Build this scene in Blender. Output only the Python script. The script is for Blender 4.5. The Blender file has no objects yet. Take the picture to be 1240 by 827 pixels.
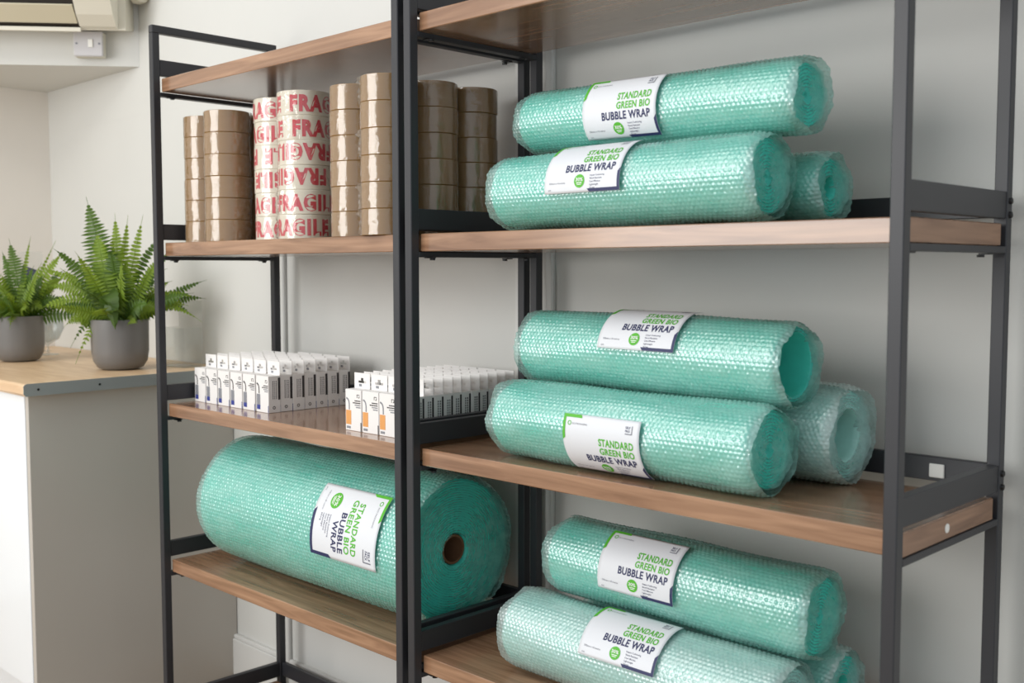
import bpy, math, random
import numpy as np
from mathutils import Matrix, Vector
random.seed(4); RNG = np.random.default_rng(7)
PI = math.pi
sc = bpy.context.scene
COL = sc.collection
ZO = 1.14                                            # the heights below are read against eye level; the floor is at 0

# ------------------------------------------------------------------ camera
cd = bpy.data.cameras.new('camera'); cam = bpy.data.objects.new('camera', cd); COL.objects.link(cam)
CAM = Vector((2.37166, -1.21021, 0.00567 + ZO))
_y, _p, _r = [math.radians(a) for a in (44.60108, 3.88177, -0.05509)]
FW = Vector((-math.sin(_y)*math.cos(_p), math.cos(_y)*math.cos(_p), -math.sin(_p)))
RT = Vector((math.cos(_y), math.sin(_y), 0)); UP = RT.cross(FW)
R2 = RT*math.cos(_r) + UP*math.sin(_r); U2 = -RT*math.sin(_r) + UP*math.cos(_r)
M = Matrix((R2, U2, -FW)).transposed().to_4x4(); M.translation = CAM
cam.matrix_world = M
cd.sensor_width = 36; cd.lens = 36*1303.6/1240; cd.clip_start = .05
cd.dof.use_dof = True; cd.dof.focus_distance = 1.95; cd.dof.aperture_fstop = 5.6
sc.camera = cam

# ------------------------------------------------------------------ world, light, exposure
w = bpy.data.worlds.new('world'); sc.world = w; w.use_nodes = True
bg = w.node_tree.nodes['Background']; bg.inputs[0].default_value = (.90, .955, 1, 1); bg.inputs[1].default_value = .74
def area(name, loc, target, sx, sy, power, col):
    l = bpy.data.lights.new(name, 'AREA'); l.shape = 'RECTANGLE'; l.size = sx; l.size_y = sy; l.energy = power; l.color = col
    o = bpy.data.objects.new(name, l); COL.objects.link(o); o.location = loc
    o.rotation_euler = (Vector(target)-Vector(loc)).to_track_quat('-Z', 'Y').to_euler()
    return o
area('window_light', (-.1, -3.1, 1.75), (.9, .3, 1.1), 2.2, 1.5, 68, (1, .985, .96))
area('overhead_fill', (.3, -1.7, 3.1), (.2, -.6, 0), 1.6, 1.0, 20, (1, .95, .88))  # unseen overhead fill, added to raise the overall brightness
sc.view_settings.view_transform = 'Standard'; sc.view_settings.look = 'None'
sc.view_settings.gamma = 1; sc.view_settings.use_curve_mapping = False
sc.view_settings.exposure = 0.07
sc.cycles.transparent_max_bounces = 32; sc.cycles.max_bounces = 12; sc.cycles.diffuse_bounces = 5

# ------------------------------------------------------------------ materials
def srgb(c):
    return tuple(((v/255)/12.92 if v/255 <= .04045 else (((v/255)+.055)/1.055)**2.4) for v in c) + (1,)
def mat(name, col, rough=.6, metal=0, spec=.5, bump=0, bscale=80, var=0, vscale=6, **kw):
    m = bpy.data.materials.new(name); m.use_nodes = True; nt = m.node_tree; b = nt.nodes['Principled BSDF']
    c = srgb(col); b.inputs['Base Color'].default_value = c
    b.inputs['Roughness'].default_value = rough; b.inputs['Metallic'].default_value = metal
    b.inputs['Specular IOR Level'].default_value = spec
    tc = nt.nodes.new('ShaderNodeTexCoord')
    n = nt.nodes.new('ShaderNodeTexNoise'); n.inputs['Scale'].default_value = vscale; n.inputs['Detail'].default_value = 4
    nt.links.new(tc.outputs['Object'], n.inputs['Vector'])
    mx = nt.nodes.new('ShaderNodeMix'); mx.data_type = 'RGBA'
    k = max(var, .02)
    mx.inputs[6].default_value = tuple(v*(1-k) for v in c[:3]) + (1,); mx.inputs[7].default_value = tuple(min(1, v*(1+k)) for v in c[:3]) + (1,)
    nt.links.new(n.outputs['Fac'], mx.inputs[0]); nt.links.new(mx.outputs[2], b.inputs['Base Color'])
    if bump:
        n2 = nt.nodes.new('ShaderNodeTexNoise'); n2.inputs['Scale'].default_value = bscale; n2.inputs['Detail'].default_value = 5
        nt.links.new(tc.outputs['Object'], n2.inputs['Vector'])
        bp = nt.nodes.new('ShaderNodeBump'); bp.inputs['Strength'].default_value = bump; bp.inputs['Distance'].default_value = .002
        nt.links.new(n2.outputs['Fac'], bp.inputs['Height']); nt.links.new(bp.outputs['Normal'], b.inputs['Normal'])
    for k_, v in kw.items(): b.inputs[k_.replace('_', ' ')].default_value = v
    return m
def wood(name, c1, c2, rough=.38, sc_=(2.2, 34, 34), bump=.12, coat=0):
    m = bpy.data.materials.new(name); m.use_nodes = True; nt = m.node_tree; b = nt.nodes['Principled BSDF']
    tc = nt.nodes.new('ShaderNodeTexCoord'); mp = nt.nodes.new('ShaderNodeMapping'); mp.inputs['Scale'].default_value = sc_
    nt.links.new(tc.outputs['Object'], mp.inputs['Vector'])
    n = nt.nodes.new('ShaderNodeTexNoise'); n.inputs['Scale'].default_value = 1.6; n.inputs['Detail'].default_value = 9; n.inputs['Distortion'].default_value = 1.1
    nt.links.new(mp.outputs[0], n.inputs['Vector'])
    r = nt.nodes.new('ShaderNodeValToRGB'); r.color_ramp.elements[0].position = .32; r.color_ramp.elements[1].position = .68
    r.color_ramp.elements[0].color = srgb(c1); r.color_ramp.elements[1].color = srgb(c2)
    nt.links.new(n.outputs['Fac'], r.inputs[0]); nt.links.new(r.outputs[0], b.inputs['Base Color'])
    bp = nt.nodes.new('ShaderNodeBump'); bp.inputs['Strength'].default_value = bump; bp.inputs['Distance'].default_value = .001
    nt.links.new(n.outputs['Fac'], bp.inputs['Height']); nt.links.new(bp.outputs['Normal'], b.inputs['Normal'])
    b.inputs['Roughness'].default_value = rough; b.inputs['Coat Weight'].default_value = coat; b.inputs['Coat Roughness'].default_value = .14
    return m
def film(name, col, rough, alpha, trans_w=.5, bump=0, bscale=200, gloss=.05, milky_sheen=0):
    """thin plastic: part clear, part translucent, glossy on top"""
    m = bpy.data.materials.new(name); m.use_nodes = True; nt = m.node_tree; nt.nodes.clear()
    out = nt.nodes.new('ShaderNodeOutputMaterial'); c = srgb(col)
    tr = nt.nodes.new('ShaderNodeBsdfTransparent'); tr.inputs[0].default_value = tuple(.5+.5*v for v in c[:3]) + (1,)
    df = nt.nodes.new('ShaderNodeBsdfDiffuse'); df.inputs[0].default_value = c
    tl = nt.nodes.new('ShaderNodeBsdfTranslucent'); tl.inputs[0].default_value = c
    gl = nt.nodes.new('ShaderNodeBsdfGlossy'); gl.inputs['Roughness'].default_value = rough
    m1 = nt.nodes.new('ShaderNodeMixShader'); m1.inputs[0].default_value = trans_w
    nt.links.new(df.outputs[0], m1.inputs[1]); nt.links.new(tl.outputs[0], m1.inputs[2])
    m2 = nt.nodes.new('ShaderNodeMixShader'); m2.inputs[0].default_value = alpha
    if milky_sheen:  # whiter crumpled patches: an irregular sheen painted into the opacity
        tc0 = nt.nodes.new('ShaderNodeTexCoord'); mp0 = nt.nodes.new('ShaderNodeMapping'); mp0.inputs['Scale'].default_value = (9, 26, 26)
        n0 = nt.nodes.new('ShaderNodeTexNoise'); n0.inputs['Scale'].default_value = 1.6; n0.inputs['Detail'].default_value = 7; n0.inputs['Roughness'].default_value = .65
        r0 = nt.nodes.new('ShaderNodeMapRange'); r0.inputs[1].default_value = .36; r0.inputs[2].default_value = .66; r0.inputs[3].default_value = alpha-milky_sheen; r0.inputs[4].default_value = alpha+milky_sheen
        nt.links.new(tc0.outputs['Object'], mp0.inputs[0]); nt.links.new(mp0.outputs[0], n0.inputs['Vector']); nt.links.new(n0.outputs['Fac'], r0.inputs[0]); nt.links.new(r0.outputs[0], m2.inputs[0])
    nt.links.new(tr.outputs[0], m2.inputs[1]); nt.links.new(m1.outputs[0], m2.inputs[2])
    fr = nt.nodes.new('ShaderNodeLayerWeight'); fr.inputs[0].default_value = .5
    pw = nt.nodes.new('ShaderNodeMath'); pw.operation = 'POWER'; pw.inputs[1].default_value = 3.5; nt.links.new(fr.outputs['Facing'], pw.inputs[0])
    mr = nt.nodes.new('ShaderNodeMath'); mr.operation = 'MULTIPLY_ADD'; mr.inputs[1].default_value = .55; mr.inputs[2].default_value = gloss
    nt.links.new(pw.outputs[0], mr.inputs[0])
    m3 = nt.nodes.new('ShaderNodeMixShader'); nt.links.new(mr.outputs[0], m3.inputs[0])
    nt.links.new(m2.outputs[0], m3.inputs[1]); nt.links.new(gl.outputs[0], m3.inputs[2])
    nt.links.new(m3.outputs[0], out.inputs[0])
    if bump:
        tc = nt.nodes.new('ShaderNodeTexCoord'); n = nt.nodes.new('ShaderNodeTexNoise'); n.inputs['Scale'].default_value = bscale; n.inputs['Detail'].default_value = 3
        nt.links.new(tc.outputs['Object'], n.inputs['Vector'])
        bp = nt.nodes.new('ShaderNodeBump'); bp.inputs['Strength'].default_value = bump; bp.inputs['Distance'].default_value = .002
        nt.links.new(n.outputs['Fac'], bp.inputs['Height'])
        for s_ in (df, gl, fr): nt.links.new(bp.outputs[0], s_.inputs['Normal'])
    return m
MT = dict(
    wall=mat('wall_paint', (208, 208, 204), .75, bump=.05, bscale=120),
    wallw=mat('wall_paint_warm', (226, 221, 214), .75, bump=.05, bscale=120),
    panel=mat('panel_paint', (205, 208, 209), .6, bump=.04, bscale=90),
    trim=mat('gloss_trim', (214, 214, 211), .35),
    floor=wood('floor_boards', (150, 128, 104), (178, 156, 130), .45, (1.2, 9, 9)),
    steel=mat('black_steel', (47, 48, 52), .42, spec=.45, bump=.05, bscale=600),
    screw=mat('black_screw', (16, 16, 18), .35),
    wood=wood('walnut_board', (126, 92, 68), (170, 132, 103), .24, bump=.03, coat=.6),
    woodend=wood('walnut_end_band', (120, 88, 66), (160, 124, 98), .3, (34, 2.2, 34), .03),
    white=mat('white_plastic', (236, 235, 230), .35),
    oak=wood('oak_worktop', (206, 172, 134), (228, 198, 162), .4, (3, 26, 26), .05),
    alu=mat('grey_end_strip', (150, 155, 154), .45, metal=.25),
    cab=mat('cabinet_white_gloss', (236, 241, 245), .18),
    cabshade=mat('cabinet_side_shaded', (186, 181, 173), .3),  # greyer than the doors: the panel's shade is put into this colour
    ac=mat('aircon_cream', (218, 213, 198), .4), acdark=mat('aircon_slot_dark', (44, 38, 32), .6), acflap=mat('aircon_flap', (206, 198, 174), .45),
    swi=mat('switch_plate', (196, 194, 196), .35), swibox=mat('switch_back_box', (206, 203, 190), .5),
    sheet=film('bubble_film_green', (196, 242, 236), .24, .46, .4, bump=.5, bscale=110, gloss=.16, milky_sheen=.14),
    sheetp=film('bubble_film_pale', (222, 244, 242), .24, .54, .4, bump=.5, bscale=110, gloss=.16, milky_sheen=.14),
    inner=mat('rolled_layers_green', (74, 208, 192), .45, var=.12, vscale=60),
    innerp=mat('rolled_layers_pale', (165, 218, 210), .5, var=.12, vscale=60),
    inners=mat('rolled_layers_strong', (52, 198, 180), .45, var=.12, vscale=60),
    card=mat('cardboard_core', (118, 84, 58), .85, bump=.3, bscale=300),
    paper=mat('label_paper', (222, 225, 230), .5),
    green=mat('print_green', (84, 178, 44), .55), navy=mat('print_navy', (38, 44, 88), .55), grey=mat('print_grey', (120, 122, 132), .6), wht=mat('print_white', (235, 240, 235), .55),
    brown=mat('brown_tape', (150, 116, 72), .22, var=.10, vscale=40), browncore=mat('tape_core', (170, 140, 105), .8),
    cream=mat('white_tape', (226, 220, 206), .3), red=mat('print_red', (204, 38, 62), .45),
    cling=film('cellophane', (240, 238, 232), .10, .07, .3, bump=.8, bscale=60, gloss=.08),
    ctn=mat('carton_white', (232, 230, 228), .5), slotdark=mat('carton_print_dark', (52, 48, 50), .6), cgrey=mat('carton_print_grey', (134, 136, 142), .5),
    cblue=mat('carton_print_blue', (48, 62, 140), .5), corange=mat('carton_print_orange', (222, 158, 92), .5),
    pot=mat('grey_glazed_pot', (112, 110, 108), .3, spec=.5), soil=mat('soil', (50, 38, 28), .95, bump=.8, bscale=200),
    leaf=mat('fern_leaf', (118, 144, 44), .5, var=.35, vscale=14, Subsurface_Weight=0),
    leafd=mat('fern_leaf_deep', (80, 108, 36), .5, var=.3, vscale=14), stem=mat('fern_stem', (104, 120, 52), .6),
    acryl=film('clear_acrylic', (242, 244, 243), .05, .02, .3, gloss=.03), glass=film('clear_glass', (225, 230, 230), .04, .03, .3, gloss=.05),
    navycard=mat('navy_card', (30, 36, 62), .5),
)
# leaves let some light through
for k in ('leaf', 'leafd'):
    nt = MT[k].node_tree; b = nt.nodes['Principled BSDF']; o = nt.nodes['Material Output']
    t = nt.nodes.new('ShaderNodeBsdfTranslucent'); t.inputs[0].default_value = srgb((160, 185, 50) if k == 'leaf' else (95, 135, 42))
    mx = nt.nodes.new('ShaderNodeMixShader'); mx.inputs[0].default_value = .35
    nt.links.new(b.outputs[0], mx.inputs[1]); nt.links.new(t.outputs[0], mx.inputs[2]); nt.links.new(mx.outputs[0], o.inputs[0])

# ------------------------------------------------------------------ helpers
class MB:
    """collects pieces of one mesh"""
    def __init__(s): s.v = []; s.f = []
    def add(s, v, f):
        k = len(s.v); s.v += [tuple(p) for p in v]; s.f += [tuple(i+k for i in q) for q in f]; return s
    def box(s, x0, x1, y0, y1, z0, z1, b=0):
        if b <= 0:
            v = [(x, y, z) for z in (z0, z1) for y in (y0, y1) for x in (x0, x1)]
            return s.add(v, [(0, 2, 3, 1), (4, 5, 7, 6), (0, 1, 5, 4), (2, 6, 7, 3), (0, 4, 6, 2), (1, 3, 7, 5)])
        c = Vector(((x0+x1)/2, (y0+y1)/2, (z0+z1)/2)); h = Vector(((x1-x0)/2, (y1-y0)/2, (z1-z0)/2))
        v = []; idx = {}
        for sx in (-1, 1):
            for sy in (-1, 1):
                for sz in (-1, 1):
                    for a in range(3):                      # a: the axis whose face this corner vertex lies on
                        p = [h[0]-b, h[1]-b, h[2]-b]; p[a] = h[a]
                        idx[(sx, sy, sz, a)] = len(v); v.append((c[0]+sx*p[0], c[1]+sy*p[1], c[2]+sz*p[2]))
        f = []
        S = (-1, 1)
        for a in range(3):
            o1, o2 = [i for i in range(3) if i != a]
            for sa in S:
                q = []
                for s1, s2 in ((-1, -1), (1, -1), (1, 1), (-1, 1)):
                    k = [0, 0, 0]; k[a] = sa; k[o1] = s1; k[o2] = s2; q.append(idx[(*k, a)])
                f.append(tuple(q))
        for a in range(3):                                  # the twelve edges, running along axis a
            o1, o2 = [i for i in range(3) if i != a]
            for s1 in S:
                for s2 in S:
                    q = []
                    for sa, ax in ((-1, o1), (1, o1), (1, o2), (-1, o2)):
                        k = [0, 0, 0]; k[a] = sa; k[o1] = s1; k[o2] = s2; q.append(idx[(*k, ax)])
                    f.append(tuple(q))
        for k in idx:
            if k[3] == 0: f.append((idx[(*k[:3], 0)], idx[(*k[:3], 1)], idx[(*k[:3], 2)]))
        return s.add(v, f)
    def lathe(s, prof, n=40, c=(0, 0, 0), axis='z', close=False):
        k = len(prof); v = []; f = []
        for i in range(n):
            a = 2*PI*i/n
            for r, z in prof:
                p = (r*math.cos(a), r*math.sin(a), z)
                if axis == 'x': p = (z, p[0], p[1])
                elif axis == 'y': p = (p[0], z, p[1])
                v.append((p[0]+c[0], p[1]+c[1], p[2]+c[2]))
        for i in range(n):
            j = (i+1) % n
            for q in range(k-1 if not close else k):
                q2 = (q+1) % k
                f.append((i*k+q, j*k+q, j*k+q2, i*k+q2))
        return s.add(v, f)
    def prism(s, poly, z0, z1):
        n = len(poly); v = [(x, y, z0) for x, y in poly] + [(x, y, z1) for x, y in poly]
        f = [tuple(range(n))[::-1], tuple(range(n, 2*n))] + [(i, (i+1) % n, n+(i+1) % n, n+i) for i in range(n)]
        return s.add(v, f)
    def tube(s, pts, r, n=8):
        pts = [Vector(p) for p in pts]; m = len(pts); v = []; f = []
        rr = r if isinstance(r, (list, tuple)) else [r]*m
        for i, p in enumerate(pts):
            d = (pts[min(i+1, m-1)]-pts[max(i-1, 0)]).normalized()
            u = d.cross(Vector((0, 0, 1)));
            if u.length < 1e-3: u = d.cross(Vector((0, 1, 0)))
            u.normalize(); w_ = d.cross(u)
            for k in range(n):
                a = 2*PI*k/n; v.append(p + (u*math.cos(a)+w_*math.sin(a))*rr[i])
        for i in range(m-1):
            for k in range(n): f.append((i*n+k, i*n+(k+1) % n, (i+1)*n+(k+1) % n, (i+1)*n+k))
        f.append(tuple(range(n))[::-1]); f.append(tuple((m-1)*n+k for k in range(n)))
        return s.add(v, f)
    def mesh(s, name, smooth=False):
        me = bpy.data.meshes.new(name); me.from_pydata(s.v, [], s.f); me.validate(); me.update()
        import bmesh
        bm = bmesh.new(); bm.from_mesh(me); bmesh.ops.recalc_face_normals(bm, faces=bm.faces); bm.to_mesh(me); bm.free()
        if smooth:
            me.polygons.foreach_set('use_smooth', [True]*len(me.polygons))
            me.set_sharp_from_angle(angle=math.radians(40))
        return me
    def build(s, name, m, parent=None, smooth=False, loc=None):
        return link(name, s.mesh(name, smooth), m, parent, loc)
def link(name, me, m, parent=None, loc=None):
    if m is not None:
        me.materials.clear(); me.materials.append(m)
    o = bpy.data.objects.new(name, me); COL.objects.link(o); o.parent = parent
    if loc is not None: o.location = loc
    return o
def grid_mesh(name, P, smooth=True, closed_u=False):
    """P: (n,m,3) array of points"""
    n, m = P.shape[:2]; me = bpy.data.meshes.new(name)
    i = np.arange(n if closed_u else n-1)[:, None]; j = np.arange(m-1)[None, :]; i2 = (i+1) % n
    q = np.stack([i*m+j, i2*m+j, i2*m+j+1, i*m+j+1], -1).reshape(-1, 4).astype(np.int32)
    me.vertices.add(n*m); me.vertices.foreach_set('co', P.reshape(-1).astype(np.float32))
    me.loops.add(q.size); me.loops.foreach_set('vertex_index', q.reshape(-1))
    me.polygons.add(len(q)); me.polygons.foreach_set('loop_start', np.arange(0, q.size, 4, dtype=np.int32))
    me.polygons.foreach_set('use_smooth', np.full(len(q), smooth))
    me.update(calc_edges=True); me.validate()
    return me
def thing(name, label, cat, loc, rz=0, group=None):
    o = bpy.data.objects.new(name, None); COL.objects.link(o); o.location = loc; o.rotation_euler = (0, 0, rz)
    o.empty_display_size = .03
    o['label'] = label; o['category'] = cat
    if group: o['group'] = group
    return o
def struct(o): o['kind'] = 'structure'; return o
def dup(root, loc, rz=None, label=None, swap=None):
    r = root.copy(); COL.objects.link(r); r.location = loc
    if rz is not None: r.rotation_euler = (0, 0, rz)
    if label: r['label'] = label
    for ch in root.children:
        c = ch.copy(); COL.objects.link(c); c.parent = r
        for g in ch.children:
            d = g.copy(); COL.objects.link(d); d.parent = c
    return r
_tc = {}
def text_mesh(body, size, bold=0.0, sx=1.0, gap=1.0):
    """flat outline letters as (verts, faces); left aligned at 0, baseline 0"""
    k = (body, size, bold, sx, gap)
    if k in _tc: return _tc[k]
    cu = bpy.data.curves.new('lettering', 'FONT'); cu.body = body; cu.size = size; cu.offset = bold; cu.space_character = gap; cu.resolution_u = 3
    o = bpy.data.objects.new('lettering', cu); COL.objects.link(o)
    bpy.context.view_layer.update()
    ev = o.evaluated_get(bpy.context.evaluated_depsgraph_get()); me = ev.to_mesh()
    v = np.array([p.co[:2] for p in me.vertices]).reshape(-1, 2); f = [tuple(p.vertices) for p in me.polygons]
    ev.to_mesh_clear(); bpy.data.objects.remove(o); bpy.data.curves.remove(cu)
    v[:, 0] *= sx
    _tc[k] = (v, f); return _tc[k]

# ------------------------------------------------------------------ the room
z1, z2, z3, z4, z5 = [z+ZO for z in (.4449, .0662, -.3113, -.6857, -1.0614)]
YW = .37; XL = -1.469
b = MB(); b.box(-2.2, 3.2, -3.6, YW+.2, -.05, 0); struct(b.build('floor', MT['floor']))
b = MB(); b.box(XL-.1, -.045, YW, YW+.1, 0, z1+.0299); b.box(XL-.1, 3.2, YW, YW+.1, z1+.03, 2.7); b.box(-.0449, 3.2, YW+.012, YW+.1, 0, z1+.0299); struct(b.build('wall_back', MT['wall']))
b = MB(); b.box(XL-.1, XL, -1.9, YW+.1, 0, 2.7); struct(b.build('wall_left', MT['wallw']))
# panel mouldings on the back wall behind the racks
def frame_panel(x0, x1, z0, z1_, wdt=.02):
    m = MB(); y0, y1 = YW+.0, YW+.0125
    m.box(x0, x0+wdt, y0, y1, z0, z1_, .003); m.box(x1-wdt, x1, y0, y1, z0, z1_, .003)
    m.box(x0+wdt, x1-wdt, y0, y1, z0, z0+wdt, .003); m.box(x0+wdt, x1-wdt, y0, y1, z1_-wdt, z1_, .003)
    return m
struct(frame_panel(-.044, .84, .085, z1+.03).build('trim_1', MT['trim']))
struct(frame_panel(.905, 2.9, .085, z1+.03).build('trim_2', MT['trim']))
b = MB(); b.box(-.30, -.047, YW-.016, YW-.0005, .0005, .105, .002); b.box(-.30, -.047, YW-.012, YW-.0005, .105, .116, .002)
struct(b.build('baseboard_back', MT['trim']))
# boxed-in corner high on the left, its face running across the corner
A_ = Vector((-1.048, .0553, 0)); B_ = Vector((-.7681, .3908, 0)); dg = (B_-A_).normalized(); nr = Vector((.7678, -.6407, 0))
pl = A_ - dg*((A_.x-XL)/dg.x); pr_ = A_ + dg*((YW-A_.y)/dg.y)
b = MB(); b.prism([(XL+.0005, pl.y), (pr_.x, YW-.0005), (XL+.0005, YW-.0005)], .6222+ZO, 2.7)
struct(b.build('wall_corner', MT['wall']))

# ------------------------------------------------------------------ air conditioner, switch, trunking (on the corner boxing)
def onface(px, py, off=0):
    """where the sight line to a spot of the photograph meets the boxing face"""
    d = FW + R2*((px-620)/1303.6) - U2*((py-413.5)/1303.6)
    P0 = A_ + nr*off; t = ((P0-CAM).dot(nr))/(d.dot(nr)); return CAM + d*t
ang = math.atan2(dg.y, dg.x)
ac_r = onface(162, 30, 0)
ac = thing('air_conditioner', 'cream wall air conditioner above the switch in the top left corner', 'air conditioner', (ac_r.x+nr.x*.001, ac_r.y+nr.y*.001, .728+ZO), ang)
def acprof(m, prof, x0, x1):                               # profile in (out from wall, up), extruded along the wall
    n = len(prof); v = [(x0, -o, z) for o, z in prof] + [(x1, -o, z) for o, z in prof]
    f = [tuple(range(n)), tuple(range(n, 2*n))[::-1]] + [(i, n+i, n+(i+1) % n, (i+1) % n) for i in range(n)]
    return m.add(v, f)
m = MB(); acprof(m, [(0, 0), (.09, -.018), (.10, -.018), (.10, .27), (0, .27)], -.80, 0); m.build('back_casing', MT['ac'], ac)
m = MB(); acprof(m, [(.1005, -.016), (.125, -.014), (.16, .012), (.19, .05), (.2, .1), (.2, .25), (.17, .27), (.1005, .27)], -.124, -.02); m.build('end_cap', MT['ac'], ac)
m = MB(); acprof(m, [(.1005, .0725), (.180, .056), (.2, .1), (.2, .25), (.17, .27), (.1005, .27)], -.80, -.125); m.build('front_panel', MT['ac'], ac)
m = MB(); acprof(m, [(.1005, -.013), (.112, -.008), (.160, .040), (.170, .057), (.1005, .072)], -.795, -.126); m.build('air_outlet', MT['acdark'], ac)
m = MB(); acprof(m, [(.120, -.0045), (.124, -.0065), (.174, .034), (.171, .038)], -.79, -.130); m.build('louvre', MT['acflap'], ac)
m = MB(); acprof(m, [(.1005, -.026), (.110, -.026), (.110, -.0145), (.1005, -.0145)], -.79, -.126); m.build('lower_lip', MT['ac'], ac)
tk = onface(163, 13, 0)
t = thing('cable_trunking', 'short cream trunking elbow beside the air conditioner', 'trunking', (-.80, YW-.0455, .80+ZO))
m = MB(); m.box(.04, .10, -.0, .045, 0, .22, .012); m.build('cover', MT['ac'], t)
sw = onface(94, 71, 0)
s = thing('isolator_switch', 'grey square wall switch on deep white box under the air conditioner', 'switch', (sw.x+nr.x*.001, sw.y+nr.y*.001, sw.z), ang)
m = MB(); m.box(.0, .086, -.032, 0, 0, .075, .003); m.build('back_box', MT['swibox'], s)
m = MB(); m.box(.0, .086, -.041, -.0325, 0, .075, .003); m.build('face_plate', MT['swi'], s)
m = MB(); m.box(.044, .058, -.045, -.0412, .026, .050, .001); m.build('rocker', MT['white'], s)
for x in (.010, .076):
    m = MB(); m.lathe([(0, -.0425), (.003, -.0425), (.003, -.0412)], 10, (x, 0, .0375), 'y'); m.build('screw', MT['grey'], s)

# ------------------------------------------------------------------ base cabinet and worktop
zt = -.268+ZO
cb = thing('base_cabinet', 'white gloss base cabinet under the oak worktop with grey side panel', 'cabinet', (-.278, -.19, 0))
m = MB(); m.box(-1.185, -.0185, .02, .553, .10, zt-.0305); m.build('carcass', MT['cab'], cb)
m = MB(); m.box(-.018, 0, -.0, .558, .0, zt-.0305, .001); m.build('side_panel', MT['cabshade'], cb)
for x0 in (-.616, -1.184):
    m = MB(); m.box(x0, x0+.564+.03*(x0 > -1), -.001, .0195, .105, zt-.034, .0015); dr = m.build('door', MT['cab'], cb)
    m = MB(); m.box(x0+.06, x0+.20, -.012, -.0015, zt-.10, zt-.09, .002); m.build('handle', MT['alu'], dr)
m = MB(); m.box(-1.18, -.02, .055, .07, .0, .099); m.build('plinth', MT['cab'], cb)
wt = thing('worktop', 'oak worktop with rounded front and grey metal end strip', 'worktop', (-.24, -.214, zt-.03))
m = MB(); pts = []
prof = [(.0, .006), (.0, .024), (.003, .028), (.008, .03), (.582, .03), (.582, 0), (.005, 0)]
def skew(y): return -.05*y
n = len(prof); v = [(-1.227, y, z) for y, z in prof] + [(skew(y)-.0022, y, z) for y, z in prof]
m.add(v, [tuple(range(n)), tuple(range(n, 2*n))[::-1]] + [(i, n+i, n+(i+1) % n, (i+1) % n) for i in range(n)]); m.build('board', MT['oak'], wt)
m = MB(); v = [(skew(y)-.0021, y, z) for y, z in prof] + [(skew(y), y, z) for y, z in prof]
m.add(v, [tuple(range(n)), tuple(range(n, 2*n))[::-1]] + [(i, n+i, n+(i+1) % n, (i+1) % n) for i in range(n)]); es = m.build('end_strip', MT['alu'], wt)
for y in (.035, .19, .36, .52):
    m = MB(); m.lathe([(0, .0006), (.003, .0006), (.003, 0)], 10, (skew(y), y, .015), 'x'); m.build('screw', MT['screw'], es)

# ------------------------------------------------------------------ shelving units
W, D, S = .9, .334, .018; HT = .5659+ZO
def rack(loc, label):
    t = thing('shelving_unit', label, 'shelving unit', loc, 0, 'metal and wood shelving units')
    for x in (0, W-S):
        for y in (0, D-S):
            m = MB(); m.box(x, x+S, y, y+S, .004, HT-(S if 1 else 0), .0012); p = m.build('post', MT['steel'], t)
            m = MB(); m.lathe([(0, 0), (.010, 0), (.010, .004), (0, .004)], 14, (x+S/2, y+S/2, 0)); m.build('foot', MT['screw'], p)
            if y > 0 and x > 0:
                for z in (z1, z2, z3, z4):
                    m = MB()
                    for dz in (.012, .031): m.lathe([(0, .004), (.0042, .003), (.0048, 0)], 10, (x+S, y+S*.55, z+dz), 'x')
                    m.build('screw_heads', MT['screw'], p)
        m = MB(); m.box(x, x+S, 0, D, HT-S+.0002, HT, .0012); m.build('top_rail', MT['steel'], t)
    for z in (z1, z2, z3, z4, z5):
        m = MB(); m.box(S+.0006, W-.0035, .0205, .304, z-.0307, z, .0012)
        bd = m.build('shelf_board', MT['wood'], t)
        m = MB(); m.box(W-.0034, W-.0028, .022, .3025, z-.0295, z-.0012); m.build('end_band', MT['woodend'], bd)
        for x in (.0015, W-S+.0015):
            m = MB(); m.box(x, x+.015, S, D-S, z+.0068, z+.0435, .001); m.build('side_guard', MT['steel'], t)
            m = MB(); xs = x-.0015; m.box(xs, xs+S, S, D-S, z-.0405, z-.0312, .001)
            bar = m.build('support_bar', MT['steel'], t)
            xi = xs-.004 if x > .5 else xs+S+.004
            for y in (.045, .285):
                m = MB(); m.box(min(xi, xs+S/2), max(xi, xs+S/2), y-.008, y+.008, z-.0425, z-.0407)
                m.lathe([(0, z-.046), (.005, z-.046), (.005, z-.0426)], 12, (xi, y, 0)); m.build('fixing_screw', MT['screw'], bar)
        m = MB(); m.box(S, W-S, .321, .333, z+.0085, z+.0435, .001); m.build('back_guard', MT['steel'], t)
    return t
ua = rack((0, 0, 0), 'left black steel and walnut shelving unit holding the tapes, small boxes and big roll')
XB = .9+.0156
ub = dup(ua, (XB, 0, 0), label='right black steel and walnut shelving unit nearer the camera holding the green rolls')
# white fixings the right unit shows at its near end
m = MB(); m.lathe([(0, .0015), (.006, .0010), (.0062, 0)], 14, (W-.0027, .15, z3-.016), 'x'); m.build('board_plug', MT['white'], ub)
m = MB(); m.box(.80, .822, .3175, .3208, z3+.014, z3+.034, .001); m.build('white_bracket', MT['white'], ub)

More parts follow.
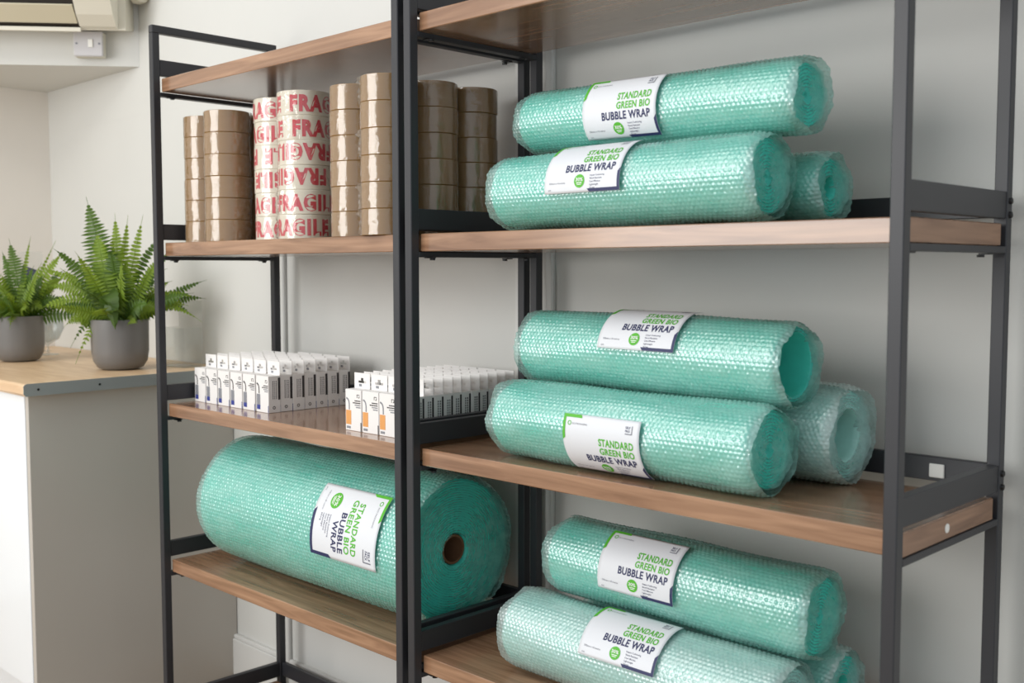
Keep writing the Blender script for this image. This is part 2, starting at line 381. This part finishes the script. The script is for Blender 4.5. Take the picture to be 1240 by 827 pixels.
# ------------------------------------------------------------------ bubble wrap rolls
def noise1(n, k, seed, amp):
    r = np.random.default_rng(seed); t_ = np.linspace(0, 2*PI, n); o = np.zeros(n)
    for q in range(1, k+1): o += np.sin(q*t_+r.uniform(0, 6.28))*r.normal()/q**.6
    return o/np.abs(o).max()*amp
def sheet_mesh(r, L, seed, start, pitch=.0078, h=.0015, over=.22, cell=.0019):
    n = int(r*(2*PI+over)/cell); mm = int(L/cell)
    g = np.random.default_rng(seed)
    ph = np.linspace(start, start-2*PI-over, n)[:, None]; x = np.linspace(-L/2, L/2, mm)[None, :]
    fr_ = np.linspace(0, 1, n)[:, None]                     # 1 at the free outer edge
    rad = r - .0042*(1-fr_) + 0*x
    for q in range(10):                                      # soft dents and bulges
        a, kx, p1, p2 = int(g.integers(1, 6)), g.uniform(4, 26), g.uniform(0, 6.28), g.uniform(0, 6.28)
        rad = rad + .0007*np.sin(a*ph+p1)*np.sin(kx*x+p2)
    s_ = (r*ph)/(pitch*.866); row = np.round(s_); off = .5*(np.mod(row, 2))
    u = x/pitch + off; du = u-np.round(u); dv = (s_-row)*.866
    rho = (du**2+dv**2)/.45**2
    hh = h*(.8+.4*np.sin(31.7*row+17.3*np.round(u))**2)
    rad = rad + hh*np.sqrt(np.clip(1-rho, 0, 1))
    e = np.clip((np.abs(x)-(L/2-.022))/.022, 0, 1); rad = rad - e**2.2*.0055*(1+.5*np.sin(5*ph+seed))
    xx = x*(1 + 0*ph) + np.sign(x)*(np.abs(x)/(L/2))**6*(noise1(n, 30, seed, .0030)[:, None]*np.where(x > 0, 1, -1)+.002*np.sin(3*ph+seed))
    return grid_mesh('bubble_sheet', np.stack([xx, -rad*np.cos(ph), rad*np.sin(ph)], -1))
def body_mesh(r, L, rh, seed):
    g = np.random.default_rng(seed); n = 120
    prof = []
    rb = r-.0062; x0, x1 = -L/2+.012, L/2-.012
    if rh > 0: prof += [(rh, x1-.30 if L > .4 else x0), (rh, x1-.1), (rh, x1-.05), (rh+.001, x1-.01)]
    else: prof += [(.0004, x1-.006)]
    a = rh+.002 if rh > 0 else .003
    k = 0
    for q in np.linspace(a, rb-.0055, 26):
        prof.append((q, x1 + (.0006 if k % 2 else -.0006))); k += 1
    prof += [(rb-.004, x1-.004), (rb-.001, x1-.014)] + [(rb, q) for q in np.linspace(x1-.03, x0+.03, 30)] + [(rb, x0+.006), (rb-.004, x0), (max(rh, .001), x0)]
    P = np.array(prof); th = np.linspace(0, 2*PI, n, endpoint=False)[:, None]
    rr = P[None, :, 0] + .0006*np.sin(3*th+seed)+.0004*np.sin(7*th+2*seed)
    xx = P[None, :, 1] + 0*th; m_ = (np.abs(P[:, 1]-x1) < .004)[None, :]
    xx = xx + m_*(g.normal(0, .0006, rr.shape)+.0006*np.sin(th*34+P[None, :, 0]*900))
    return grid_mesh('rolled_layers', np.stack([xx, rr*np.cos(th), rr*np.sin(th)], -1), closed_u=True)
def edges_mesh(r, L, rh, seed, side=1):
    """the layers' free edges at one end: a spiral strip standing a little proud"""
    g = np.random.default_rng(seed); r0 = max(rh, .008)+.002; r1 = r-.009; turns = (r1-r0)/.0046
    n = int(turns*70); a = np.linspace(0, 2*PI*turns, n); rad = np.linspace(r0, r1, n)
    rows = []
    for k, d in enumerate((-.006, 0, .0042)):
        jit = g.normal(0, .0008, n) if k else 0; jr = g.normal(0, .0005, n)
        out = d*(1+.25*np.sin(a*9.3)) + (rad/r1)**4*.003
        rows.append(np.stack([side*(L/2-.012+out)+jit, (rad+jr)*np.cos(a), (rad+jr)*np.sin(a)], -1))
    return grid_mesh('layer_edges', np.stack(rows, 1))

def wrap_pts(pts, r, xc, phc):
    """flat (u, v) in metres -> onto the roll; v up round the roll"""
    v = np.asarray(pts); ph = phc + v[:, 1]/r
    return np.stack([xc+v[:, 0], -r*np.cos(ph), r*np.sin(ph)], -1)
MMs = .001
def label_parts(roll, r, xc, phc, big=False):
    """printed paper label; layout in mm, u right 0..148, v down 0..105"""
    Wd, Hd = (148, 210) if big else (148, 105)
    K = MMs
    rl = r+.0030
    def tf(p):                                   # layout mm -> metres round the centre
        p = np.asarray(p, float); a = (p[:, 0]-Wd/2)*K; c = (Hd/2-p[:, 1])*K
        if big: return np.stack([c, -a], -1)     # reads downwards: its top points to the roll's near end
        return np.stack([a, c], -1)
    def patch(u0, u1, v0, v1, rr, nu=24, nv=24):
        U, V = np.meshgrid(np.linspace(u0, u1, nu), np.linspace(v0, v1, nv), indexing='ij')
        P = wrap_pts(tf(np.stack([U.ravel(), V.ravel()], -1)), rr, xc, phc)
        f = [(i*nv+j, (i+1)*nv+j, (i+1)*nv+j+1, i*nv+j+1) for i in range(nu-1) for j in range(nv-1)]
        return P, f
    lab = MB(); lab.add(*patch(0, Wd, 0, Hd, rl)); lb = link('label', None or lab.mesh('label', True), MT['paper'], roll)
    lb['label'] = 'white paper label with green and navy print'
    so = lb.modifiers.new('thickness', 'SOLIDIFY'); so.thickness = .0003; so.offset = -1
    rp = rl+.00045
    G, N, Y, Wh, GC, NC = MB(), MB(), MB(), MB(), MB(), MB()
    def poly(mb, pts, rr=rp):                    # split long shapes so that they follow the curve
        P = wrap_pts(tf(pts), rr, xc, phc); mb.add(P, [tuple(range(len(pts)))])
    def bar(mb, u0, v0, u1, v1, rr=rp): mb.add(*patch(u0, u1, v0, v1, rr, 2+int(abs(u1-u0)/4), 2+int(abs(v1-v0)/4)))
    def txt(mb, s_, u, v, cap, right=False, bold=0.0, width=None, rr=rp):
        vv, ff = text_mesh(s_, 1.0, bold, 1.0, 1+bold*2.5); q = vv.copy(); k = cap/.70
        q *= k
        wd = q[:, 0].max()-q[:, 0].min(); kx = (width/wd) if width else 1
        q[:, 0] = (q[:, 0]-q[:, 0].min())*kx; wd *= kx
        uu = u-wd if right else u
        mb.add(wrap_pts(tf(np.stack([uu+q[:, 0], v-q[:, 1]], -1)), rr, xc, phc), ff)
    def disc(mb, cu, cv, ra, ra2=0, rr=rp, n=36):
        a = np.linspace(0, 2*PI, n, endpoint=False)
        o = np.stack([cu+ra*np.cos(a), cv+ra*np.sin(a)], -1)
        if ra2 > 0:
            i_ = np.stack([cu+ra2*np.cos(a), cv+ra2*np.sin(a)], -1); P = wrap_pts(tf(np.vstack([o, i_])), rr, xc, phc)
            mb.add(P, [(k, (k+1) % n, n+(k+1) % n, n+k) for k in range(n)])
        else:
            P = wrap_pts(tf(np.vstack([o, [[cu, cv]]])), rr, xc, phc); mb.add(P, [(k, (k+1) % n, n) for k in range(n)])
    if not big:
        bar(GC, 5.0, 0, 33, 5.2); poly(GC, [(33, 0), (33, 5.2), (37, 5.2), (35, 0)]); bar(GC, 0, 0, 5, 34); poly(GC, [(0, 34), (5, 34), (5, 37), (0, 41)])
        disc(G, 13, 14, 3.6, 2.4); txt(Y, 'ECO PACKAGING', 19, 15.6, 2.6)
        txt(G, 'STANDARD', 137, 44, 11, True, .028, 66); txt(G, 'GREEN BIO', 137, 58, 10.4, True, .028, 66)
        txt(N, 'BUBBLE WRAP', 137, 73.5, 11.6, True, .028, 96)
        disc(G, 71, 88, 10.2); txt(Wh, '30%', 64, 88.5, 5.2, False, .02, 14, rp+.0003); bar(Wh, 65.5, 90.5, 76.5, 91.7, rp+.0003); bar(Wh, 67, 93, 75, 94, rp+.0003)
        for k, s_ in enumerate(('Impact Cushioning', 'Shock Resistant', 'Cost Effective', 'Lightweight', 'Strong')):
            txt(N, s_, 91, 81.5+k*4.7, 2.6)
        bar(NC, 90, 100, 148, 105); bar(NC, 143.2, 77, 148, 100); poly(NC, [(143.2, 77), (148, 77), (148, 71)]); poly(NC, [(90, 100), (90, 105), (86, 100)])
        txt(Y, '500mm x 10 metres', 10, 91, 2.8); txt(Y, 'B500', 8, 101, 2.0)
        txt(N, 'SELF', 122, 12.5, 3.6, False, .01, 9); txt(N, 'PACK', 122, 17.5, 3.6, False, .01, 9)
        bar(Y, 122, 19.5, 135, 21); bar(Y, 133.5, 8, 135, 19.5)
    else:
        bar(GC, 6, 0, 50, 7); poly(GC, [(50, 0), (50, 7), (56, 7)]); bar(GC, 0, 0, 6, 46); poly(GC, [(0, 46), (6, 46), (0, 54)])
        disc(G, 18, 20, 5, 3.4); txt(Y, 'ECO PACKAGING', 26, 22.4, 3.6)
        txt(G, 'STANDARD', 26, 76, 15.5, False, .022, 104); txt(G, 'GREEN BIO', 22, 97, 15, False, .022, 108)
        txt(N, 'BUBBLE', 52, 118, 15.5, False, .022, 80); txt(N, 'WRAP', 70, 139, 15.5, False, .022, 62)
        disc(G, 32, 152, 17); txt(Wh, '30%', 20, 153, 9, False, .02, 24, rp+.0003); bar(Wh, 22, 157, 42, 159, rp+.0003); bar(Wh, 24, 161, 40, 163, rp+.0003)
        for k, s_ in enumerate(('Impact Cushioning', 'Shock Resistant', 'Cost Effective', 'Lightweight', 'Strong')):
            txt(N, s_, 62, 154+k*7.5, 4.2)
        bar(NC, 60, 202, 148, 210); bar(NC, 140.5, 150, 148, 202); poly(NC, [(140.5, 150), (148, 150), (148, 142)]); poly(NC, [(60, 202), (60, 210), (53, 202)])
        txt(Y, '750mm x 50 metres', 14, 186, 3.6); txt(Y, 'B750', 8, 203, 3.0)
        txt(N, 'SELF', 112, 22, 6.6, False, .01, 18); txt(N, 'PACK', 112, 31, 6.6, False, .01, 18)
        bar(Y, 110, 35, 136, 37.5); bar(Y, 133.5, 14, 136, 35)
    for mb, mt, nm in ((G, 'green', 'green_print'), (N, 'navy', 'navy_print'), (Y, 'grey', 'grey_print'), (Wh, 'wht', 'badge_print'), (GC, 'green', 'green_corner'), (NC, 'navy', 'navy_corner')):
        link(nm, mb.mesh(nm), MT[mt], lb)
def roll(label, r, c0, c1, seed, rh=0, pale=0, lab=None, start=2.2, core=False, spin=0):
    c0 = Vector(c0); c1 = Vector(c1); L = (c1-c0).length; mid = (c0+c1)/2; d = (c1-c0).normalized()
    t = thing('bubble_wrap_roll', label, 'bubble wrap roll', (mid.x, mid.y, mid.z+ZO), 0, 'rolls of green bubble wrap')
    t.rotation_euler = (0, -math.asin(d.z), math.atan2(d.y, d.x))
    sm = MT['sheetp'] if pale else MT['sheet']; im = (MT['inners'], MT['inner'], MT['innerp'])[1 if pale == 0 else 2 if pale == 1 else 0] if pale < 2 else MT['inner']
    link('bubble_sheet', sheet_mesh(r, L, seed, start, .0098 if core else .0078, .0019 if core else .0015), sm, t)
    link('rolled_layers', body_mesh(r, L, rh, seed), im, t)
    link('layer_edges', edges_mesh(r, L, rh, seed), sm, t)
    if core:
        m = MB(); m.lathe([(rh-.0055, L/2-.016), (rh-.0012, L/2-.016), (rh-.0012, -L/2+.016), (rh-.0055, -L/2+.016)], 40, axis='x', close=True); m.build('core_tube', MT['card'], t, True)
    if lab: label_parts(t, r, lab[0]-mid.x, math.radians(lab[1]), core)
    return t
R = roll
R('smallest green roll leaning on top of the upper right stack, its label upright', .0545, (1.085, .146, .252), (1.630, .120, .239), 1, 0, 0, (1.330, 6), 1.9)
R('green roll at the front edge of the upper right shelf, label near its top', .0632, (1.085, .0865, .1304), (1.592, .0865, .1304), 2, 0, 0, (1.303, 36), 2.4)
R('short green roll behind, against the back of the upper right shelf', .053, (1.11, .213, .1205), (1.618, .210, .1205), 3, .014, 0, None, 1.2)
R('green hollow roll lying on top of the middle right stack', .0646, (1.088, .153, -.127), (1.604, .147, -.130), 4, .044, 0, (1.357, 53), 2.6)
R('green roll at the front of the middle right shelf, whole label facing out', .0658, (1.088, .088, -.2445), (1.600, .088, -.2445), 5, 0, 0, (1.343, -20), 2.9)
R('pale hollow roll at the back of the middle right shelf', .0745, (1.14, .2385, -.2358), (1.638, .2385, -.2358), 6, .036, 1, None, 1.5)
R('green roll on top of the lowest right stack', .0671, (1.132, .178, -.490), (1.630, .182, -.494), 7, 0, 0, (1.338, 27), 2.0)
R('pale whitish green roll at the front of the lowest right shelf', .0694, (1.085, .116, -.6153), (1.620, .116, -.6153), 8, 0, 1, (1.352, 54), 2.35)
R('green roll mostly hidden at the back of the lowest right shelf', .0630, (1.14, .2515, -.6217), (1.63, .2515, -.6217), 9, .02, 2, None, 1.5)
R('huge green roll with cardboard core on the lower left shelf', .1475, (.120, .1725, -.5372), (.864, .1725, -.5372), 10, .030, 0, (.690, 18), 2.2, True)

# ------------------------------------------------------------------ tape rolls
def film_shell(r, h, seed):
    g = np.random.default_rng(seed); n, k = 96, 12
    a = np.linspace(0, 2*PI, n, endpoint=False)[:, None]; z = np.linspace(.0008, h-.0008, k)[None, :]
    cr = np.exp(-((np.mod(a+PI, 2*PI)-PI)/.38)**2)         # crumpled gather at angle 0
    ns = g.normal(0, 1, (n, k)); ns = (ns+np.roll(ns, 1, 0)+np.roll(ns, 1, 1))/2
    rr = r+.0011+cr*(.0028+.0030*ns)+.00025*ns
    return grid_mesh('cellophane', np.stack([rr*np.cos(a), rr*np.sin(a), z+0*a], -1), closed_u=True)
TH = .0479
def tape(kind, h, r):
    t = thing('tape_roll', '', 'tape roll', (0, 0, 0), 0)
    m = MB(); m.lathe([(.0405, 0), (r-.0012, 0), (r, .0012), (r, h-.0012), (r-.0012, h), (.0405, h)], 72, close=True); m.build('tape', MT['brown' if kind == 'brown' else 'cream'], t, True)
    m = MB(); m.lathe([(.0375, .0002), (.0403, .0002), (.0403, h-.0002), (.0375, h-.0002)], 48, close=True); m.build('core', MT['browncore'], t, True)
    fm = film_shell(r, h, 3 if kind == 'brown' else 5); link('cellophane', fm, MT['cling'], t)
    if kind != 'brown':
        mb = MB(); vv, ff = text_mesh('FRAGILE', 1.0, .058, 1.0, 1.2); q = vv*(.0345/.80); q[:, 0] -= q[:, 0].min(); q[:, 0] *= .150/q[:, 0].max()
        for k in range(2):
            a = (q[:, 0]+k*.174)/r; mb.add(np.stack([(r+.0005)*np.cos(a), (r+.0005)*np.sin(a), q[:, 1]+.0088], -1), ff)
        mb.build('lettering', MT['red'], t)
    return t
ORD = ['bottom', 'second from bottom', 'third from bottom', 'fourth from bottom', 'fifth from bottom', 'top']
bt = tape('brown', TH, .0500); ft = tape('frag', .0499, .0555)
ft2 = dup(ft, (0, 0, 0))                                   # the same roll stood on its other face: the lettering upside down
for c in ft2.children:
    if c.name.startswith('lettering'):
        me = c.data.copy(); co = np.zeros(len(me.vertices)*3); me.vertices.foreach_get('co', co); co = co.reshape(-1, 3)
        co[:, 1] *= -1; co[:, 2] = .0499-co[:, 2]; me.vertices.foreach_set('co', co.ravel()); me.update(); c.data = me
used = set()
def stack(proto, xy, n, h, words, group, spins, alt=None, altset=()):
    for k in range(n):
        src = alt if k in altset else proto
        loc = (xy[0]+random.uniform(-.001, .001), xy[1]+random.uniform(-.0006, .0006), z2+.0003+k*(h+.0003))
        if src.name not in used: used.add(src.name); o = src; o.location = loc
        else: o = dup(src, loc)
        o.rotation_euler = (0, 0, spins[k % len(spins)])
        o['label'] = words % ORD[k]; o['group'] = group
g = 'brown packing tape rolls'
stack(bt, (.079, .098), 6, TH, 'brown tape roll in the far left front stack, %s', g, [.2, .35, .1, .4, .3, .2])
stack(bt, (.197, .082), 6, TH, 'brown tape roll in the stack just left of the red lettered rolls, %s', g, [.5, .4, .6, .5, .3, .6])
stack(bt, (.190, .197), 6, TH, 'brown tape roll in the dark stack behind, left of the FRAGILE rolls, %s', g, [-1.9, -2.1])
stack(bt, (.672, .083), 6, TH, 'brown tape roll in the stack just right of the FRAGILE rolls, %s', g, [.3, .1, .4, .2, .3, .1])
stack(bt, (.803, .0560), 6, TH, 'brown tape roll in the stack behind the middle posts, %s', g, [-2.5, -2.3, .2, -2.4, .1, -2.5])
stack(bt, (.803, .1620), 6, TH, 'brown tape roll in the stack right of the middle posts, %s', g, [-1.9, -2.0, -1.8, -2.1, -2.0, -1.9])
stack(bt, (.802, .2680), 6, TH, 'brown tape roll in the rearmost stack beside the back post, %s', g, [-1.9, -2.2, -2.0])
gf = 'red and white FRAGILE tape rolls'
stack(ft, (.357, .118), 6, .0499, 'white tape roll with red FRAGILE print, rear left stack, %s', gf, [1.0, .4, .9, 1.5, .2, .7], ft2, (2, 3))
stack(ft, (.475, .100), 6, .0499, 'white tape roll with red FRAGILE print, front right stack, %s', gf, [-2.35, -1.95, .25, .55, -1.05, -1.15], ft2, (2, 3))
# ------------------------------------------------------------------ small hang-tab boxes
def carton(kind, w_, d_, h_):
    t = thing('hang_tab_box', '', 'box', (0, 0, 0))
    m = MB(); m.box(0, w_, 0, d_, 0, h_, .0006); m.build('carton', MT['ctn'], t)
    # tab with a hanging slot
    y0, y1, z0, z1_ = d_-.0008, d_, h_+.0002, h_+.031
    m = MB(); cx = w_/2
    m.box(.0006, cx-.012, y0, y1, z0, z1_); m.box(cx+.012, w_-.0006, y0, y1, z0, z1_)
    m.box(cx-.012, cx+.012, y0, y1, z0, z0+.011); m.box(cx-.012, cx+.012, y0, y1, z0+.021, z1_)
    m.box(cx-.012, cx-.004, y0, y1, z0+.0155, z0+.021); m.box(cx+.004, cx+.012, y0, y1, z0+.0155, z0+.021)
    m.build('hang_tab', MT['ctn'], t)
    e = -.0004
    def fr(mb, x0, x1, za, zb): mb.box(x0, x1, e, -.0001, za, zb)
    def sd(mb, ya, yb, za, zb): mb.box(w_+.0001, w_+.0004, ya, yb, za, zb)
    bc, dk, gy = MB(), MB(), MB()
    # picture of a padlock: bent grey shackle, body, coloured band
    if kind == 'blue':
        fr(gy, .003, .0165, .016, .040); fr(bc, .003, .0165, .006, .016)
        fr(bc, w_-.002, w_-.0002, .0005, .016)
    else:
        fr(bc, .002, .0185, .012, .040); fr(dk, w_-.0025, w_-.0002, .0005, .018); fr(gy, .004, .0165, .004, .0085)
    pts = [(.0125, .041), (.0125, .052), (.0108, .0585), (.0075, .062), (.003, .0635)]
    for (xa, za), (xb, zb) in zip(pts[:-1], pts[1:]):
        dx, dz = xb-xa, zb-za; l = math.hypot(dx, dz); nx, nz = dz/l*.0016, -dx/l*.0016
        q = [(xa-nx, za-nz), (xb-nx, zb-nz), (xb+nx, zb+nz), (xa+nx, za+nz)]
        (gy if kind != 'blue' else dk).add([(x, e, z) for x, z in q]+[(x, -.0001, z) for x, z in q], [(0, 1, 2, 3), (4, 7, 6, 5), (0, 4, 5, 1), (1, 5, 6, 2), (2, 6, 7, 3), (3, 7, 4, 0)])
    # small square mark and lines of lettering at the right
    for q in ((.037, .045, .071, .0722), (.037, .0382, .0655, .0722), (.0415, .045, .0655, .0667), (.0438, .045, .0655, .070)): fr(dk, *q)
    for k, (xa, xb) in enumerate(((.030, .048), (.024, .048), (.030, .048), (.034, .048))):
        z = .0585-k*.0042; x = xa
        while x < xb: fr(gy if k > 1 else dk, x, min(x+.0032, xb), z, z+.0022); x += .0041
    # side: dark strip, lettering column, round mark
    sd(dk, d_*.80, d_-.0006, .028, h_-.004)
    for k in range(3):
        y = d_*(.34+.14*k); z = .030
        while z < h_-.010: sd(dk if k != 1 else gy, y, y+.0016, z, z+.0034); z += .0046
    m2 = MB(); m2.lathe([(.0022, 0), (.0036, 0), (.0036, .0004), (.0022, .0004)], 14, (w_+.0001, d_*.45, .011), 'x', close=True); dk.add(m2.v, m2.f)
    # picture printed on the tab
    dk2 = MB(); dk2.box(cx-.010, cx-.001, y0-.0003, y0-.0001, z0+.004, z0+.009)
    gy.add(dk2.v, dk2.f)
    bc.build('coloured_print', MT['cblue' if kind == 'blue' else 'corange'], t); dk.build('dark_print', MT['slotdark'], t); gy.build('grey_print', MT['cgrey'], t)
    return t
NUM = ['first', 'second', 'third', 'fourth', 'fifth', 'sixth', 'seventh', 'eighth', 'ninth', 'tenth', 'eleventh']
def block(kind, x0, px, nc, y0, py, nr_, w_, d_, h_, words, group):
    pro = carton(kind, w_, d_, h_); first = True
    for r_ in range(nr_):
        for c in range(nc):
            if kind == 'blue' and r_ == nr_-1 and c < 2: continue
            loc = (x0+c*px+random.uniform(-.0008, .0008), y0+r_*py, z3+.0003)
            o = pro if first else dup(pro, loc); o.location = loc; first = False
            o['group'] = group
            rw = 'front row' if r_ == 0 else NUM[r_]+' row back'; cl = 'leftmost' if c == 0 else 'rightmost' if c == nc-1 else NUM[c]+' from left'
            o['label'] = words % (rw, cl)
block('blue', .0255, .0538, 6, .085, .0318, 7, .0495, .0308, .081, 'white box with blue print, left block, %s, %s', 'small boxes with blue print')
block('orange', .6575, .0535, 4, .060, .0237, 11, .0505, .0230, .081, 'white box with orange print, right block, %s, %s', 'small boxes with orange print')

# ------------------------------------------------------------------ ferns and clear things on the worktop
VR = RT; VU = Vector((0, 0, 1)); VF = Vector((-math.sin(_y), math.cos(_y), 0))
def frond(parent, base, tip, bulge, width, nleaf, m, seed, curl=0):
    """base, tip: points; bulge: how far the middle rises off the straight line"""
    g = random.Random(seed); base = Vector(base); tip = Vector(tip); mid = (base+tip)/2+Vector(bulge)
    mb = MB(); P = []
    for i in range(nleaf+1):
        t_ = i/nleaf; P.append(base*(1-t_)**2+mid*2*t_*(1-t_)+tip*t_**2)
    mb.tube(P, [.0016*(1-.7*i/nleaf) for i in range(nleaf+1)], 5)
    view = Vector((g.uniform(-.4, .4)+.6, -.8, g.uniform(.1, .5))).normalized()
    for i in range(2, nleaf+1):
        t_ = i/nleaf; d = (P[min(i+1, nleaf)]-P[i-1]).normalized()
        s_ = d.cross(view)
        if s_.length < .2: s_ = d.cross(Vector((0, 0, 1)))
        s_.normalize(); nn = s_.cross(d).normalized()
        ln = 1.45*width*(math.sin(PI*min(1, .12+t_*.95))**.6)*(1-.55*t_)*g.uniform(.85, 1.1)
        if t_ > .93: ln *= .6
        wd = (base-tip).length/nleaf*.36+.0008
        for sgn in (-1, 1):
            tipv = P[i]+s_*sgn*ln+d*ln*.25-Vector((0, 0, 1))*ln*(.18+curl)+nn*ln*g.uniform(-.25, .15)
            a = P[i]-d*wd; c = P[i]+d*wd; mm_ = P[i]+(tipv-P[i])*.55
            mb.add([a, mm_-d*wd*.9+nn*.0012, tipv, mm_+d*wd*.9+nn*.0012, c, mm_-nn*.001], [(0, 1, 5), (1, 2, 5), (2, 3, 5), (3, 4, 5), (4, 0, 5)])
    return mb.build('frond', m, parent)
def fern(label, c, spec, r=.076, h=.136, extra=34, seed=1):
    t = thing('potted_fern', label, 'potted plant', (c[0], c[1], zt+.0003), 0, 'ferns in grey pots')
    m = MB(); m.lathe([(0, 0), (r*.58, 0), (r*.78, .006), (r*.93, .024), (r*.985, .05), (r, h), (r-.004, h+.001), (r-.007, h-.002), (r-.008, .03), (0, .02)], 56); m.build('pot', MT['pot'], t, True)
    m = MB(); m.lathe([(0, h-.012), (r*.5, h-.010), (r-.0085, h-.016), (r-.0085, h-.03), (0, h-.03)], 32); m.build('soil', MT['soil'], t, True)
    g = random.Random(seed); top = Vector((0, 0, h-.013))
    for i, (a, b_, f_, bul, wd, nl) in enumerate(spec):
        o = VR*g.uniform(-.3, .3)*r + VF*g.uniform(-.3, .3)*r
        frond(t, top+o, top+VR*a+VU*b_+VF*f_, VU*bul, wd, nl, MT['leaf' if i % 3 else 'leafd'], seed*50+i)
    for i in range(extra):
        az = 2*PI*i/extra+g.uniform(-.2, .2); ln = g.uniform(.12, .26); el = g.uniform(-.1, .95)
        o = Vector((math.cos(az), math.sin(az), 0))
        tip = top+o*ln*math.cos(el)+VU*(ln*math.sin(el)+.01)
        frond(t, top+o*g.uniform(0, .03), tip, VU*g.uniform(.02, .06), g.uniform(.018, .028), 24, MT['leaf' if i % 2 else 'leafd'], seed*90+i)
    return t
k = 1/445
F1 = [(-.09, .345, .02, .03, .050, 34), (.012, .295, .05, .02, .020, 26), (.06, .295, .03, .0, .024, 28), (.10, .245, .06, .04, .020, 22),
      (.235, .005, -.03, .10, .012, 30), (.21, .07, .0, .08, .016, 30), (.19, .02, .04, .09, .022, 26), (-.02, .30, .04, .03, .030, 30), (-.21, .15, .0, .06, .018, 26), (.0, .20, -.06, .06, .04, 26), (.135, .03, -.05, .07, .03, 24), (.16, .06, .03, .09, .028, 24), (.13, .15, .0, .05, .03, 24),
      (-.19, .10, -.02, .08, .03, 26), (-.20, .04, -.05, .09, .032, 26), (-.16, .02, .03, .10, .03, 22), (-.12, .14, .05, .05, .03, 22),
      (-.09, -.10, -.08, .12, .022, 22), (-.115, -.06, -.05, .11, .02, 22), (-.05, .26, -.02, .02, .045, 28), (.03, .17, -.03, .03, .035, 24), (-.17, .18, .08, .05, .012, 24)]
fern('fern in grey glazed pot on the worktop end, beside the left rack post', (-.452, .128), F1, seed=3)
# the broad undivided leaf that hangs over the rim
fp = [o for o in COL.objects if o.name.startswith('potted_fern')][0]
mb = MB(); n = 16; top = Vector((0, 0, .125)); a0 = top+VR*(-.015)+VU*.09-VF*.02; a1 = top+VR*.022-VU*.012-VF*.088
V_ = []
for i in range(n+1):
    t_ = i/n; p = a0.lerp(a1, t_)+VU*.03*math.sin(PI*t_)-VF*.02*math.sin(PI*t_); wd = .021*math.sin(PI*(.12+.88*t_))**.7
    e = (1+.12*(i % 2))
    V_ += [p-VR*wd*e-VU*.005*(1-t_), p-VF*.004, p+VR*wd*e+VU*.008]
mb.add(V_, [(3*i+j, 3*i+j+1, 3*i+4+j, 3*i+3+j) for i in range(n) for j in (0, 1)]); mb.build('broad_leaf', MT['leafd'], fp)
F2 = [(-.02, .24, .0, .02, .035, 28), (.03, .245, .03, .02, .014, 24), (.10, .235, .04, -.02, .010, 26), (.05, .16, .0, .03, .03, 22), (.12, .10, .02, .05, .026, 22),
      (.10, .03, -.05, .07, .028, 22), (.17, .03, -.03, .10, .024, 22), (.02, -.02, -.10, .08, .03, 22), (-.10, .15, 0, .06, .03, 20)]
fern('fern in grey glazed pot cut by the left edge of the photo', (-.915, .035), F2, r=.072, h=.134, seed=6)
def clear_glass(c):
    t = thing('glass_goblet', 'clear stemmed round glass between the two fern pots', 'glass', (c[0], c[1], zt+.0003))
    m = MB(); m.lathe([(0, .0), (.033, .0), (.033, .002), (.006, .006), (.004, .012), (.004, .03), (.010, .036), (.034, .050), (.050, .085), (.046, .120), (.036, .140), (.0345, .140), (.0445, .120), (.0482, .085), (.033, .052), (0, .038)], 48)
    m.build('glass', MT['glass'], t, True)
clear_glass((-1.09, .19))
t = thing('card_in_sleeve', 'tilted navy card in clear plastic stand behind the left fern', 'card', (-1.265, .21, zt+.0003), .5)
m = MB(); m.box(-.05, .05, -.001, .001, .0, .33); m.box(-.05, .05, -.03, .03, -.0, .003); m.build('stand', MT['acryl'], t)
m = MB(); m.add([(-.042, -.003, 0.225), (.012, -.003, 0.210), (.028, -.003, 0.270), (-.026, -.003, 0.285), (-.042, -.0015, 0.225), (.012, -.0015, 0.210), (.028, -.0015, 0.270), (-.026, -.0015, 0.285)],
      [(0, 1, 2, 3), (4, 7, 6, 5), (0, 4, 5, 1), (1, 5, 6, 2), (2, 6, 7, 3), (3, 7, 4, 0)]); m.build('card', MT['navycard'], t)
t = thing('leaflet_holder', 'clear acrylic leaflet holder on the worktop behind the left rack post', 'holder', (-.405, .285, zt+.0003), .05)
m = MB(); m.box(-.06, .06, .028, .0305, .0, .185, .0008); m.build('back_plate', MT['acryl'], t)
m = MB(); m.box(-.06, .06, -.03, -.0275, .0, .11, .0008); m.box(-.06, -.0575, -.027, .0275, .0, .11, .0008); m.box(.0575, .06, -.027, .0275, .0, .11, .0008); m.box(-.057, .057, -.027, .0275, .0, .0025); m.build('pocket', MT['acryl'], t)
